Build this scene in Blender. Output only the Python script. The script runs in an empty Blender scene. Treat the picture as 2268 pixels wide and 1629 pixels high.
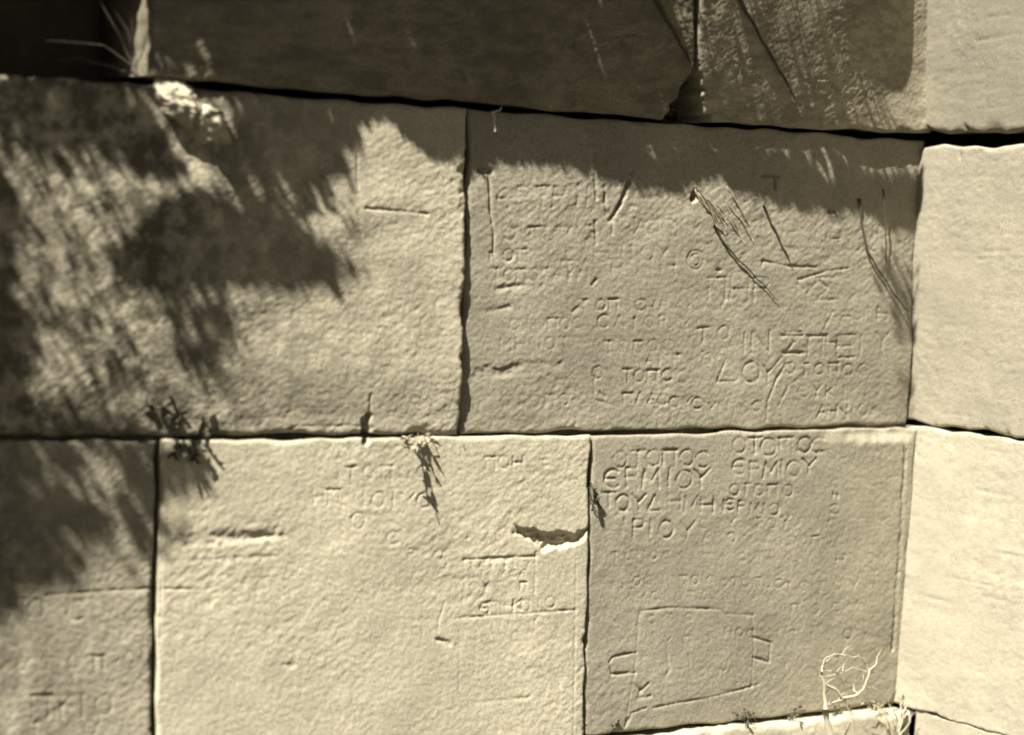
import bpy, math, random
import numpy as np
from mathutils import Vector, Matrix
R = math.radians
random.seed(7)
SC = bpy.context.scene
COL = SC.collection

# ------------------------------------------------------------------ camera
CAM = np.array([-2.9798, -3.5244, 0.3633])
YAW, PITCH, ROLL, FPX = 0.52836, -0.06143, 0.03495, 5133.4
VW, VH = 2268.0, 1629.0
_cy, _sy, _cp, _sp = math.cos(YAW), math.sin(YAW), math.cos(PITCH), math.sin(PITCH)
_f = np.array([_sy*_cp, _cy*_cp, _sp]); _r0 = np.array([_cy, -_sy, 0.0]); _u0 = np.cross(_r0, _f)
_c, _s = math.cos(ROLL), math.sin(ROLL)
_r = _c*_r0 + _s*_u0; _u = -_s*_r0 + _c*_u0
cd = bpy.data.cameras.new('camera'); cam = bpy.data.objects.new('camera', cd); COL.objects.link(cam)
cam.matrix_world = Matrix(((_r[0], _u[0], -_f[0], CAM[0]), (_r[1], _u[1], -_f[1], CAM[1]),
                           (_r[2], _u[2], -_f[2], CAM[2]), (0, 0, 0, 1)))
cd.sensor_width = 36; cd.lens = FPX/VW*36; cd.clip_start = 0.05; cd.clip_end = 500
cd.dof.use_dof = True; cd.dof.focus_distance = 4.25; cd.dof.aperture_fstop = 1.6
SC.camera = cam

# ------------------------------------------------------------------ light
SB_ = 0.38
D = np.array([0.62, SB_, -1.0]); D = D/np.linalg.norm(D)          # the way the sunlight travels
sun_el = math.asin(-D[2]); sun_az = math.atan2(-D[0], -D[1])
sd = bpy.data.lights.new('sun', 'SUN'); sd.energy = 5.0; sd.angle = R(0.45); sd.color = (1.0, 0.943, 0.825)
so = bpy.data.objects.new('sun', sd); COL.objects.link(so)
so.rotation_euler = Vector(D).to_track_quat('-Z', 'Y').to_euler()
wd = bpy.data.worlds.new('World'); SC.world = wd; wd.use_nodes = True
nt = wd.node_tree; nt.nodes.clear()
wo = nt.nodes.new('ShaderNodeOutputWorld'); bg = nt.nodes.new('ShaderNodeBackground')
sk = nt.nodes.new('ShaderNodeTexSky'); sk.sky_type = 'NISHITA'; sk.sun_disc = False
sk.air_density = 0.28; sk.dust_density = 0.2; sk.altitude = 300; sk.sun_elevation = sun_el; sk.sun_rotation = sun_az
bw = nt.nodes.new('ShaderNodeRGBToBW'); tint = nt.nodes.new('ShaderNodeMix'); tint.data_type = 'RGBA'; tint.blend_type = 'MULTIPLY'
tint.inputs[0].default_value = 1.0; tint.inputs[7].default_value = (1.0, 0.96, 0.86, 1)   # toned like the sepia print
nt.links.new(sk.outputs[0], bw.inputs[0]); nt.links.new(bw.outputs[0], tint.inputs[6])
nt.links.new(tint.outputs[2], bg.inputs[0]); bg.inputs[1].default_value = 0.05
nt.links.new(bg.outputs[0], wo.inputs[0])
SC.view_settings.view_transform = 'Standard'; SC.view_settings.look = 'None'
SC.view_settings.exposure = 1.5; SC.view_settings.gamma = 1
try:
    SC.cycles.use_denoising = True
    SC.cycles.max_bounces = 6
    SC.cycles.filter_width = 2.0
except Exception: pass

# ------------------------------------------------------------------ helpers
def ray(px, py): return _f + (px-VW/2)/FPX*_r + (VH/2-py)/FPX*_u
def on_front(px, py, off=0.0):
    d = ray(px, py); t = (-off-CAM[1])/d[1]; return CAM + t*d
def on_side(px, py, off=0.0):
    d = ray(px, py); t = (-off-CAM[0])/d[0]; return CAM + t*d
def st(plane, px, py, off=0.0):                                     # coordinates in the face of a wall
    if plane == 'front': p = on_front(px, py, off); return np.array([p[0], p[2]])
    p = on_side(px, py, off); return np.array([-p[1], p[2]])

def tag(o, label=None, cat=None, group=None, kind=None):
    if label: o['label'] = label
    if cat: o['category'] = cat
    if group: o['group'] = group
    if kind: o['kind'] = kind
    return o
def empty(name, loc, label, cat, group=None):
    o = bpy.data.objects.new(name, None); COL.objects.link(o); o.location = loc
    o.empty_display_size = 0.05
    return tag(o, label, cat, group)
def link(name, me, mat, parent=None):
    o = bpy.data.objects.new(name, me); COL.objects.link(o); me.materials.append(mat)
    if parent is not None:
        o.parent = parent
        o.matrix_parent_inverse = Matrix.Translation(-Vector(parent.location))
    return o
def mesh_np(name, V, F4, smooth=True, F3=None):
    me = bpy.data.meshes.new(name)
    V = np.asarray(V, np.float32); F4 = np.asarray(F4, np.int32).reshape(-1, 4)
    n3 = 0 if F3 is None else len(F3)
    loops = F4.ravel()
    starts = np.arange(len(F4))*4; tot = np.full(len(F4), 4)
    if n3:
        F3 = np.asarray(F3, np.int32); loops = np.concatenate([loops, F3.ravel()])
        starts = np.concatenate([starts, len(F4)*4+np.arange(n3)*3]); tot = np.concatenate([tot, np.full(n3, 3)])
    me.vertices.add(len(V)); me.vertices.foreach_set('co', V.ravel())
    me.loops.add(len(loops)); me.loops.foreach_set('vertex_index', loops.astype(np.int32))
    me.polygons.add(len(starts)); me.polygons.foreach_set('loop_start', starts.astype(np.int32))
    try: me.polygons.foreach_set('loop_total', tot.astype(np.int32))
    except Exception: pass
    me.polygons.foreach_set('use_smooth', np.full(len(starts), smooth))
    me.update(calc_edges=True); me.validate()
    return me

_rng = np.random.RandomState(3)
_perm = _rng.permutation(1024); _ang = _rng.rand(1024)*2*math.pi
_gx, _gy = np.cos(_ang), np.sin(_ang)
def pn(x, y, seed=0):                                               # gradient noise
    x = x+seed*17.31; y = y+seed*9.77
    xi = np.floor(x).astype(np.int64); yi = np.floor(y).astype(np.int64); fx = x-xi; fy = y-yi
    def g(ix, iy, dx, dy):
        h = _perm[(_perm[ix & 1023]+iy) & 1023]; return _gx[h]*dx+_gy[h]*dy
    u = fx*fx*fx*(fx*(fx*6-15)+10); v = fy*fy*fy*(fy*(fy*6-15)+10)
    a = g(xi, yi, fx, fy)*(1-u)+g(xi+1, yi, fx-1, fy)*u
    b = g(xi, yi+1, fx, fy-1)*(1-u)+g(xi+1, yi+1, fx-1, fy-1)*u
    return (a*(1-v)+b*v)*1.5
def sstep(a, b, x): t = np.clip((x-a)/(b-a), 0, 1); return t*t*(3-2*t)

# ------------------------------------------------------------------ materials
def node_mat(name, rough=0.95):
    m = bpy.data.materials.new(name); m.use_nodes = True; t = m.node_tree
    b = t.nodes['Principled BSDF']; b.inputs['Roughness'].default_value = rough
    b.inputs['Specular IOR Level'].default_value = 0.15
    return m, t, b
def stone_mat(name, col, dark=0.62, stain_shade=0.0, bump=0.5, stain_scale=9, speck=0.5, grow=None):
    m, t, b = node_mat(name); N = t.nodes; L = t.links
    tc = N.new('ShaderNodeTexCoord')
    def noise(scale, detail, rough=0.6, stretch=None):
        n = N.new('ShaderNodeTexNoise'); n.inputs['Scale'].default_value = scale; n.inputs['Detail'].default_value = detail
        n.inputs['Roughness'].default_value = rough
        if stretch:
            mp = N.new('ShaderNodeMapping'); mp.inputs['Scale'].default_value = stretch
            L.new(tc.outputs['Object'], mp.inputs[0]); L.new(mp.outputs[0], n.inputs['Vector'])
        else: L.new(tc.outputs['Object'], n.inputs['Vector'])
        return n
    def ramp(src, a, bb, c0=0.0, c1=1.0):
        r = N.new('ShaderNodeMapRange'); r.inputs[1].default_value = a; r.inputs[2].default_value = bb
        r.inputs[3].default_value = c0; r.inputs[4].default_value = c1; L.new(src, r.inputs[0]); return r.outputs[0]
    def mix(fac, A, B):
        x = N.new('ShaderNodeMix'); x.data_type = 'RGBA'; L.new(fac, x.inputs[0])
        for k, v in ((6, A), (7, B)):
            if isinstance(v, tuple): x.inputs[k].default_value = v
            else: L.new(v, x.inputs[k])
        return x.outputs[2]
    c = tuple(col)+(1,); cdk = tuple(k*dark for k in col)+(1,)
    big = ramp(noise(6, 5).outputs[0], 0.35, 0.68)
    c1 = mix(big, cdk, c)
    mid = ramp(noise(34, 6, 0.7, (1, 1, 1.8)).outputs[0], 0.36, 0.56)
    c2 = mix(mid, tuple(k*0.8 for k in col)+(1,), c1)
    fine = ramp(noise(420, 3, 0.7).outputs[0], 0.34, 0.56, 1.0-speck, 1.0)
    mul = N.new('ShaderNodeMix'); mul.data_type = 'RGBA'; mul.blend_type = 'MULTIPLY'; mul.inputs[0].default_value = 1
    L.new(c2, mul.inputs[6]); L.new(fine, mul.inputs[7])
    out = mul.outputs[2]
    if stain_shade > 0:                                                   # dark lichens; in some mats also leaf shade painted into the colour
        s = ramp(noise(stain_scale, 8, 0.72, None if grow else (1, 1, 2.6)).outputs[0], 0.36 if grow else 0.42, 0.56 if grow else 0.58, 0.0, stain_shade)
        if grow:                                                    # painted dapple shade, with lichens, denser toward the left end
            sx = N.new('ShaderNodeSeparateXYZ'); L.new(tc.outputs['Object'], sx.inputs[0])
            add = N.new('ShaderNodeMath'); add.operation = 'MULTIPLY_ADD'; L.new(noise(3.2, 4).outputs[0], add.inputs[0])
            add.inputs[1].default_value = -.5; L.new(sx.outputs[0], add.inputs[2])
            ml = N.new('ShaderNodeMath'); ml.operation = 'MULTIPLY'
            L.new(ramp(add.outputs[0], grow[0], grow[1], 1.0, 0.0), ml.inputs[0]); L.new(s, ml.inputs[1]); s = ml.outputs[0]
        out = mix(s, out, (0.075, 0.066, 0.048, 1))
    L.new(out, b.inputs['Base Color'])
    bp = N.new('ShaderNodeBump'); bp.inputs['Strength'].default_value = bump; bp.inputs['Distance'].default_value = 0.0012
    L.new(noise(230, 5, 0.65).outputs[0], bp.inputs['Height']); L.new(bp.outputs[0], b.inputs['Normal'])
    return m
def plain_mat(name, col, var=0.4, scale=40, rough=0.8):
    m, t, b = node_mat(name, rough); N = t.nodes; L = t.links
    tc = N.new('ShaderNodeTexCoord'); n = N.new('ShaderNodeTexNoise'); n.inputs['Scale'].default_value = scale
    n.inputs['Detail'].default_value = 4; L.new(tc.outputs['Object'], n.inputs['Vector'])
    x = N.new('ShaderNodeMix'); x.data_type = 'RGBA'; L.new(n.outputs[0], x.inputs[0])
    x.inputs[6].default_value = tuple(k*(1-var) for k in col)+(1,); x.inputs[7].default_value = tuple(min(1, k*(1+var)) for k in col)+(1,)
    L.new(x.outputs[2], b.inputs['Base Color'])
    return m
M = {
 'lichen_dapple': stone_mat('lichen_dapple_limestone', (0.535, 0.492, 0.374), dark=0.72, stain_shade=0.9, stain_scale=26, grow=(-1.85, -1.30)),  # lichens plus dappled leaf shade painted into the colour
 'lichen_dapple2': stone_mat('lichen_dapple_limestone_low', (0.44, 0.405, 0.31), dark=0.78, stain_shade=0.9, stain_scale=24, grow=(-2.25, -1.72)),  # same mix of lichens and painted leaf shade, lower left block
 'pale':   stone_mat('pale_limestone', (0.565, 0.52, 0.395), dark=0.72),
 'cream':  stone_mat('cream_limestone', (0.48, 0.442, 0.335), dark=0.76),
 'grey':   stone_mat('grey_limestone', (0.365, 0.337, 0.262), dark=0.68),
 'grey2':  stone_mat('dull_limestone', (0.37, 0.342, 0.265), dark=0.68),
 'shade_crust':  stone_mat('shade_darkened_lichen_limestone', (0.29, 0.262, 0.19), dark=0.6, stain_shade=0.5, stain_scale=17),  # base darkened to paint in the upper course's shade, plus lichens
 'shade_crust2': stone_mat('weathered_brown_limestone', (0.44, 0.398, 0.297), dark=0.66, stain_shade=0.45, stain_scale=20),
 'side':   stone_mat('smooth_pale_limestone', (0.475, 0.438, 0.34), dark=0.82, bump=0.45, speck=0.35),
 'side_mid': stone_mat('smooth_limestone_falloff_mid', (0.385, 0.354, 0.275), dark=0.8, bump=0.45, speck=0.4),  # darker than the course below: light falloff painted into the colour
 'side_falloff_top': stone_mat('smooth_limestone_falloff_top', (0.285, 0.262, 0.203), dark=0.76, bump=0.45, speck=0.4),  # darkest course: light falloff up the return wall painted in
 'core':   stone_mat('rubble_earth', (0.10, 0.088, 0.066), dark=0.5),
 'soil2':  plain_mat('joint_earth', (0.16, 0.145, 0.108), var=.5, scale=60, rough=1),
 'soil':   stone_mat('dark_weedy_earth', (0.042, 0.038, 0.028), dark=0.75),
 'leaf':   plain_mat('dusty_leaf', (0.085, 0.08, 0.055)),
 'bark':   plain_mat('dark_bark', (0.06, 0.053, 0.042)),
 'root':   plain_mat('dark_twig_shadow', (0.07, 0.062, 0.048)),  # gap twigs, and the tubes that stand for stem shadows
 'straw':  plain_mat('bleached_straw', (0.42, 0.385, 0.29), var=0.3),
 'twig':   plain_mat('brown_twig', (0.13, 0.115, 0.085)),
 'dry':    plain_mat('dry_leaf', (0.30, 0.27, 0.195)),
}

# ------------------------------------------------------------------ carved strokes
GLYPH = {
 'O': [[(.5+.5*math.cos(a), .5+.5*math.sin(a)) for a in np.linspace(0, 2*math.pi, 15)]],
 'C': [[(.55+.55*math.cos(a), .5+.5*math.sin(a)) for a in np.linspace(.85, 2*math.pi-.85, 12)]],
 'E': [[(.55+.55*math.cos(a), .5+.5*math.sin(a)) for a in np.linspace(.85, 2*math.pi-.85, 12)], [(.05, .5), (.7, .5)]],
 'e': [[(1, 1), (0, 1), (0, 0), (1, 0)], [(0, .5), (.8, .5)]],
 'S': [[(1, 1), (0, 1), (.55, .5), (0, 0), (1, 0)]],
 'T': [[(0, 1), (1, 1)], [(.5, 1), (.5, 0)]],
 'P': [[(.1, 0), (.1, 1)], [(.1, 1), (.7, .98), (.85, .76), (.7, .52), (.1, .5)]],
 'p': [[(.05, 0), (.05, 1), (.95, 1), (.95, 0)], [(-.1, 1), (1.1, 1)]],
 'M': [[(0, 0), (.12, 1), (.5, .3), (.88, 1), (1, 0)]],
 'N': [[(.05, 0), (.05, 1), (.95, 0), (.95, 1)]],
 'H': [[(.05, 0), (.05, 1)], [(.95, 0), (.95, 1)], [(.05, .5), (.95, .5)]],
 'I': [[(.5, 0), (.5, 1)]],
 'Y': [[(0, 1), (.5, .5), (1, 1)], [(.5, .5), (.5, 0)]],
 'D': [[(0, 0), (.5, 1), (1, 0), (0, 0)]],
 'L': [[(0, 0), (.5, 1), (1, 0)]],
 'A': [[(0, 0), (.5, 1), (1, 0)], [(.22, .4), (.78, .4)]],
 'K': [[(.05, 0), (.05, 1)], [(.95, 1), (.1, .5), (.95, 0)]],
 'W': [[(0, 0), (.3, .05), (.02, .5), (.2, .92), (.5, 1), (.8, .92), (.98, .5), (.7, .05), (1, 0)]],
 'V': [[(0, 1), (.5, 0), (1, 1)]],
}
STROKES = {'front': [], 'side': [], 'upper': []}                    # (points in view pixels, half width m, depth m, flat)
def cut(pts, w=.0042, d=.0012, flat=False, plane='front'): STROKES[plane].append((pts, w, d*1.3, flat))
def letters(items, h, w=.0042, d=.0014, plane='front', asp=.85, jit=.04, tilt=-.03):
    """items: (letter, centre x, centre y[, scale]) in pixels of the view"""
    for it in items:
        ch, cx, cy = it[:3]; k = it[3] if len(it) > 3 else 1.0
        hh = h*k; ww = hh*asp*(.25 if ch == 'I' else 1.12 if ch in 'MN' else 1.0)
        sh = random.uniform(-jit, jit); dd = d*random.uniform(.7, 1.2)
        for line in GLYPH[ch]:
            pts = [(cx+(x-.5)*ww+(y-.5)*hh*(sh+.03), cy-(y-.5)*hh+tilt*(x-.5)*ww) for x, y in line]
            STROKES[plane].append((pts, w*1.1, dd*1.25, False))
def row(text, x0, x1, y0, y1, h, **kw):
    n = len(text); its = []
    for i, ch in enumerate(text):
        if ch == ' ': continue
        u = i/(n-1) if n > 1 else 0
        its.append((ch, x0+(x1-x0)*u, y0+(y1-y0)*u+random.uniform(-1.5, 1.5)))
    letters(its, h, **kw)
# lower right block, the clear inscriptions
letters([('O', 1370, 1018), ('T', 1409, 1016), ('O', 1443, 1014), ('p', 1478, 1014), ('O', 1517, 1014), ('C', 1551, 1018)], 35, d=.0021)
letters([('E', 1352, 1060), ('P', 1397, 1056), ('M', 1438, 1060), ('I', 1478, 1057), ('O', 1511, 1062), ('Y', 1549, 1058)], 40, d=.0022)
letters([('T', 1345, 1108), ('O', 1375, 1113), ('Y', 1411, 1112), ('D', 1446, 1113), ('H', 1490, 1110), ('M', 1528, 1116), ('H', 1562, 1118), ('N', 1588, 1121, .7)], 35, d=.002)
letters([('T', 1379, 1146, .8), ('P', 1411, 1168), ('I', 1436, 1168), ('O', 1471, 1172), ('Y', 1518, 1174)], 37, d=.0019)
letters([('O', 1632, 986), ('T', 1667, 986), ('O', 1697, 990, 1.15), ('p', 1735, 986), ('O', 1776, 985), ('C', 1806, 986)], 34, d=.0019)
letters([('E', 1632, 1034), ('P', 1668, 1040), ('M', 1702, 1040), ('I', 1726, 1036), ('O', 1752, 1038), ('Y', 1786, 1032)], 34, d=.0019)
letters([('O', 1622, 1085), ('T', 1647, 1084), ('O', 1676, 1085), ('p', 1706, 1086), ('O', 1740, 1086)], 25, w=.0034, d=.0016)
letters([('E', 1612, 1117), ('P', 1640, 1122), ('M', 1668, 1126), ('I', 1688, 1128), ('O', 1710, 1128)], 25, w=.0034, d=.0016)
row('COY TOY', 1555, 1735, 1160, 1156, 22, w=.003, d=.0008)
row('APOYCH', 1560, 1700, 1190, 1188, 20, w=.003, d=.0007)
letters([('O', 1845, 1072, .8), ('C', 1843, 1128, .9), ('H', 1846, 1095, .6)], 24, w=.0034, d=.0012)
row('OC OpOY', 1406, 1560, 1286, 1284, 19, w=.003, d=.001)
row('OTOpOCY', 1600, 1745, 1290, 1292, 19, w=.003, d=.0007)
row('YC OTOY NOY', 1418, 1690, 1320, 1318, 18, w=.003, d=.0006)
row('CTO', 1436, 1520, 1370, 1366, 18, w=.003, d=.0010)
row('HOC', 1610, 1660, 1400, 1402, 18, w=.003, d=.0009)
# tabula with two ears
cut([(1404, 1384), (1409, 1364), (1414, 1352), (1480, 1345), (1590, 1349), (1602, 1359), (1664, 1362)], d=.0014)
cut([(1410, 1362), (1404, 1420), (1398, 1490), (1386, 1545), (1378, 1600)], d=.0014)
cut([(1664, 1362), (1668, 1440), (1663, 1522)], d=.0014)
cut([(1402, 1443), (1350, 1453), (1342, 1464), (1347, 1491), (1400, 1488)], w=.0048, d=.0026)
cut([(1668, 1413), (1706, 1423), (1702, 1467), (1666, 1456)], w=.0046, d=.0022)
cut([(1376, 1606), (1392, 1576), (1424, 1566)], d=.0018); cut([(1664, 1520), (1690, 1512)], d=.001); cut([(1440, 1566), (1500, 1554), (1560, 1546), (1664, 1520)], d=.0018)
cut([(1618, 1400), (1620, 1470), (1632, 1520)], d=.0006)
cut([(1398, 1515), (1412, 1528), (1430, 1512)], w=.006, d=.002); cut([(1412, 1528), (1404, 1545), (1434, 1540)], w=.006, d=.002)
cut([(1470, 1440), (1476, 1480), (1466, 1500)], w=.006, d=.0012); cut([(1520, 1450), (1524, 1490)], d=.0008); cut([(1440, 1400), (1446, 1425)], d=.0008)
# right block of the middle course
letters([('T', 1294, 676), ('O', 1331, 676), ('p', 1358, 675), ('O', 1388, 678), ('C', 1418, 676)], 24, w=.0034, d=.0014)
letters([('C', 1336, 712, 1.15), ('L', 1372, 712), ('I', 1405, 716), ('O', 1438, 714), ('P', 1470, 712), ('Y', 1520, 718)], 25, w=.0034, d=.0012)
letters([('O', 1326, 826), ('T', 1392, 832), ('O', 1418, 833), ('p', 1447, 834), ('O', 1480, 832), ('C', 1512, 836)], 27, w=.0034, d=.0016)
letters([('p', 1392, 884), ('L', 1420, 882), ('A', 1446, 884), ('C', 1470, 886), ('O', 1496, 892), ('Y', 1525, 892), ('C', 1546, 894)], 24, w=.0034, d=.0014)
cut([(1326, 812), (1316, 850), (1318, 885), (1370, 902)], w=.005, d=.0010); cut([(1330, 870), (1340, 880)], w=.006, d=.0014)
letters([('T', 1560, 742), ('O', 1605, 738), ('p', 1590, 640, 1.6), ('H', 1640, 640, 1.7), ('P', 1690, 640, 1.7)], 30, d=.0014)
letters([('I', 1652, 760), ('N', 1688, 758, 1.05), ('S', 1760, 760), ('p', 1812, 768), ('H', 1848, 760, .7), ('e', 1882, 768, 1.05), ('I', 1914, 768, 1.1), ('Y', 1962, 756, .8)], 47, d=.0016, asp=.78)
cut([(1736, 744), (1782, 744)], w=.0055, d=.0022); cut([(1738, 782), (1786, 782)], w=.0055, d=.0024)
letters([('D', 1612, 820, 1.1), ('O', 1668, 826, 1.0), ('Y', 1706, 826, 1.2)], 46, d=.0016)
cut([(1745, 806), (1722, 846), (1706, 890), (1704, 930)], w=.0055, d=.0024); cut([(1750, 858), (1730, 900)], d=.001)
row('OTOpOC', 1756, 1920, 818, 820, 25, w=.0034, d=.0015)
row('EYKI', 1786, 1880, 868, 870, 26, w=.0034, d=.0014)
row('AHNIOY', 1830, 1945, 914, 912, 26, w=.0034, d=.0014)
letters([('O', 1541, 576, 1.0), ('O', 1541, 576, .62)], 42, d=.0016)
letters([('S', 1835, 640, 1.2), ('Y', 1790, 650), ('L', 1850, 710)], 42, d=.0010, asp=1.0)
letters([('O', 1126, 566), ('p', 1158, 566), ('P', 1092, 568, .7)], 26, w=.0036, d=.0016)
row('TA P IH', 1260, 1480, 600, 590, 40, d=.0009); row('EPTPIN', 1120, 1320, 440, 430, 44, w=.005, d=.0010)
row('HNIOY', 1330, 1470, 560, 562, 34, d=.0007)
cut([(1690, 590), (1690, 578), (1746, 590), (1808, 592)], w=.005, d=.002); cut([(1770, 620), (1840, 600), (1880, 595)], w=.005, d=.0016)
for txt, x0, x1, y, h in (('OYpOTOC', 1130, 1300, 520, 30), ('ACTOY', 1420, 1500, 505, 30), ('TOpOCAYN', 1100, 1290, 610, 26), ('HPAKLY', 1440, 1600, 680, 24), ('OTOpOC', 1140, 1280, 720, 24),
                          ('MHNOT', 1120, 1250, 765, 26), ('TOpOC', 1350, 1480, 770, 26), ('ANTIOY', 1440, 1600, 800, 22), ('OTOpO', 1120, 1250, 890, 24), ('YNIOC', 1580, 1680, 905, 22), ('pOC', 1850, 1940, 545, 30), ('ATH', 1880, 1960, 700, 28)):
    row(txt, x0, x1, y, y-4, h, w=.0038, d=.0008)
for txt, x0, x1, y, h in (('TOpOCIYN', 1760, 1940, 1008, 20), ('OYTIK', 1840, 1960, 1160, 22), ('OTOpOC', 1720, 1860, 1200, 20), ('HNOY', 1860, 1960, 1240, 22), ('YTOpOCM', 1330, 1500, 1232, 18), ('pYOT', 1560, 1680, 1236, 18), ('OCTOYN', 1740, 1930, 1300, 20),
                          ('pOCA', 1760, 1900, 1350, 20), ('TIMOY', 1760, 1920, 1410, 22), ('OTOC', 1330, 1390, 1300, 16), ('CYpO', 1430, 1560, 1420, 18), ('TOY', 1500, 1600, 1490, 18), ('YIOT', 1740, 1860, 1470, 18)):
    row(txt, x0, x1, y, y-4, h, w=.0034, d=.0007)
# cracks and gouges
cut([(1398, 384), (1384, 430), (1366, 468), (1352, 490)], w=.0075, d=.006); cut([(1341, 430), (1343, 465), (1358, 488)], w=.005, d=.004)
cut([(1358, 488), (1356, 520)], w=.004, d=.003); cut([(1316, 340), (1318, 400), (1322, 440)], w=.005, d=.003); cut([(1318, 490), (1322, 540)], w=.004, d=.002); cut([(1320, 620), (1312, 632)], w=.006, d=.004)
cut([(1082, 384), (1084, 420), (1086, 470), (1094, 520), (1092, 560)], w=.005, d=.004)
cut([(1064, 380), (1086, 380)], w=.010, d=.012); cut([(1540, 428), (1536, 440)], w=.012, d=.013)
cut([(1714, 392), (1716, 420)], w=.006, d=.006); cut([(1688, 390), (1722, 392)], w=.006, d=.006); cut([(1836, 470), (1848, 470)], w=.008, d=.008)
cut([(1590, 598), (1598, 600)], w=.005, d=.004)
cut([(1060, 824), (1120, 820), (1160, 808), (1240, 806)], w=.014, d=.0020); cut([(1050, 836), (1140, 828), (1200, 822)], w=.010, d=.0014); cut([(1070, 812), (1100, 818)], w=.006, d=.001)
cut([(1080, 690), (1130, 680)], w=.009, d=.002); cut([(1100, 640), (1160, 632)], w=.009, d=.0018); cut([(1270, 690), (1300, 664)], w=.007, d=.0015)
cut([(800, 462), (880, 468), (940, 474)], w=.005, d=.0022); cut([(782, 470), (792, 540)], w=.004, d=.001)
cut([(782, 340), (784, 430)], w=.004, d=.0018)
cut([(812, 872), (812, 918)], w=.004, d=.003); cut([(806, 925), (806, 975)], w=.011, d=.02, flat=True)
cut([(640, 944), (770, 942), (800, 946)], w=.004, d=.001)
# lower middle block
row('TOpOC', 772, 930, 1046, 1044, 28, w=.004, d=.0011); row('HpNIOIYC', 700, 930, 1100, 1108, 32, w=.004, d=.0012)
letters([('O', 786, 1152), ('C', 862, 1190, .8), ('O', 965, 1225, .6), ('P', 905, 1225, .6)], 36, d=.0011)
row('pOH E', 1080, 1200, 1026, 1018, 28, w=.004, d=.0012)
cut([(1020, 1238), (1180, 1230)], w=.005, d=.0018); cut([(1178, 1222), (1174, 1310)], w=.004, d=.0016); cut([(1020, 1240), (1020, 1300), (1014, 1330)], d=.0009)
row('TOpTOY', 1036, 1160, 1250, 1246, 15, w=.003, d=.001); row('OTOYCE', 1036, 1150, 1272, 1268, 15, w=.003, d=.001); row('EYTYp', 1040, 1150, 1296, 1294, 15, w=.003, d=.0010)
row('EpIHKCNIO', 1064, 1208, 1345, 1332, 24, w=.0034, d=.0014)
cut([(1000, 1366), (1120, 1358), (1262, 1348)], d=.0014); cut([(1010, 1366), (1006, 1440), (1004, 1520)], d=.0007)
cut([(974, 1334), (962, 1370), (960, 1395)], d=.001); cut([(958, 1412), (984, 1420)], w=.008, d=.0022); cut([(1000, 1425), (1004, 1432)], w=.006, d=.002)
row('NTIYM', 1090, 1200, 1376, 1370, 20, w=.0034, d=.0006); cut([(1040, 1552), (1160, 1540)], w=.006, d=.0007)
row('CTOYACIO', 1060, 1230, 1490, 1486, 22, w=.0036, d=.0004)
cut([(1130, 1180), (1178, 1186), (1230, 1194), (1282, 1190)], w=.006, d=.003)
cut([(1266, 1238), (1262, 1400), (1254, 1625)], w=.0035, d=.0012)                       # drafted margin
cut([(358, 985), (352, 1200), (346, 1440)], w=.004, d=.0018); cut([(395, 1196), (440, 1188), (520, 1190), (600, 1180)], w=.018, d=.0024); cut([(410, 1206), (470, 1200)], w=.010, d=.0016); cut([(540, 1194), (620, 1184)], w=.010, d=.0016)
cut([(360, 1302), (462, 1302), (458, 1340)], d=.0012); cut([(420, 1240), (600, 1230)], w=.008, d=.0012); cut([(620, 1468), (640, 1472)], w=.009, d=.003)
# lower left block
cut([(96, 1316), (200, 1308), (335, 1300)], w=.005, d=.0018); cut([(330, 1010), (326, 1300), (322, 1470)], w=.0035, d=.0012)
row('pO C', 30, 160, 1345, 1350, 42, w=.005, d=.0015); row('OTOp', 40, 210, 1466, 1462, 26, w=.0045, d=.0012); row('pYIO', 80, 220, 1560, 1556, 46, w=.005, d=.0014)
row('TO O', 70, 190, 1610, 1606, 30, w=.005, d=.0012)
# corner block margin
cut([(1999, 975), (1994, 1200), (1984, 1440)], w=.0065, d=.0026, flat=True)
# the side wall: old tooling scratches and a few scars
for k in range(34):
    x0 = random.uniform(2040, 2240); y0 = random.uniform(20, 1560); l = random.uniform(20, 110); g = -.0+.00033*(y0-640)
    cut([(x0, y0), (x0+l*.5, y0+g*l*.5+random.uniform(-3, 3)), (x0+l, y0+g*l)], w=random.uniform(.003, .008), d=random.uniform(.0003, .0009), plane='side')
cut([(2132, 322), (2134, 352)], w=.004, d=.005, plane='side'); cut([(2060, 560), (2066, 640)], w=.007, d=.001, plane='side'); cut([(2042, 975), (2030, 1000), (2036, 1010)], w=.004, d=.0012, plane='side')
# upper course
letters([('O', 1210, 72), ('p', 1245, 94), ('O', 1322, 88, 1.1), ('p', 1370, 96), ('O', 1402, 96), ('O', 1450, 92, 1.0)], 30, w=.0042, d=.0018, plane='upper')
letters([('O', 1606, 160, 1.3), ('C', 1646, 140), ('p', 1808, 190), ('N', 1846, 198), ('C', 1880, 206), ('O', 1930, 210, .8)], 30, w=.0042, d=.0013, plane='upper')
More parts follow.
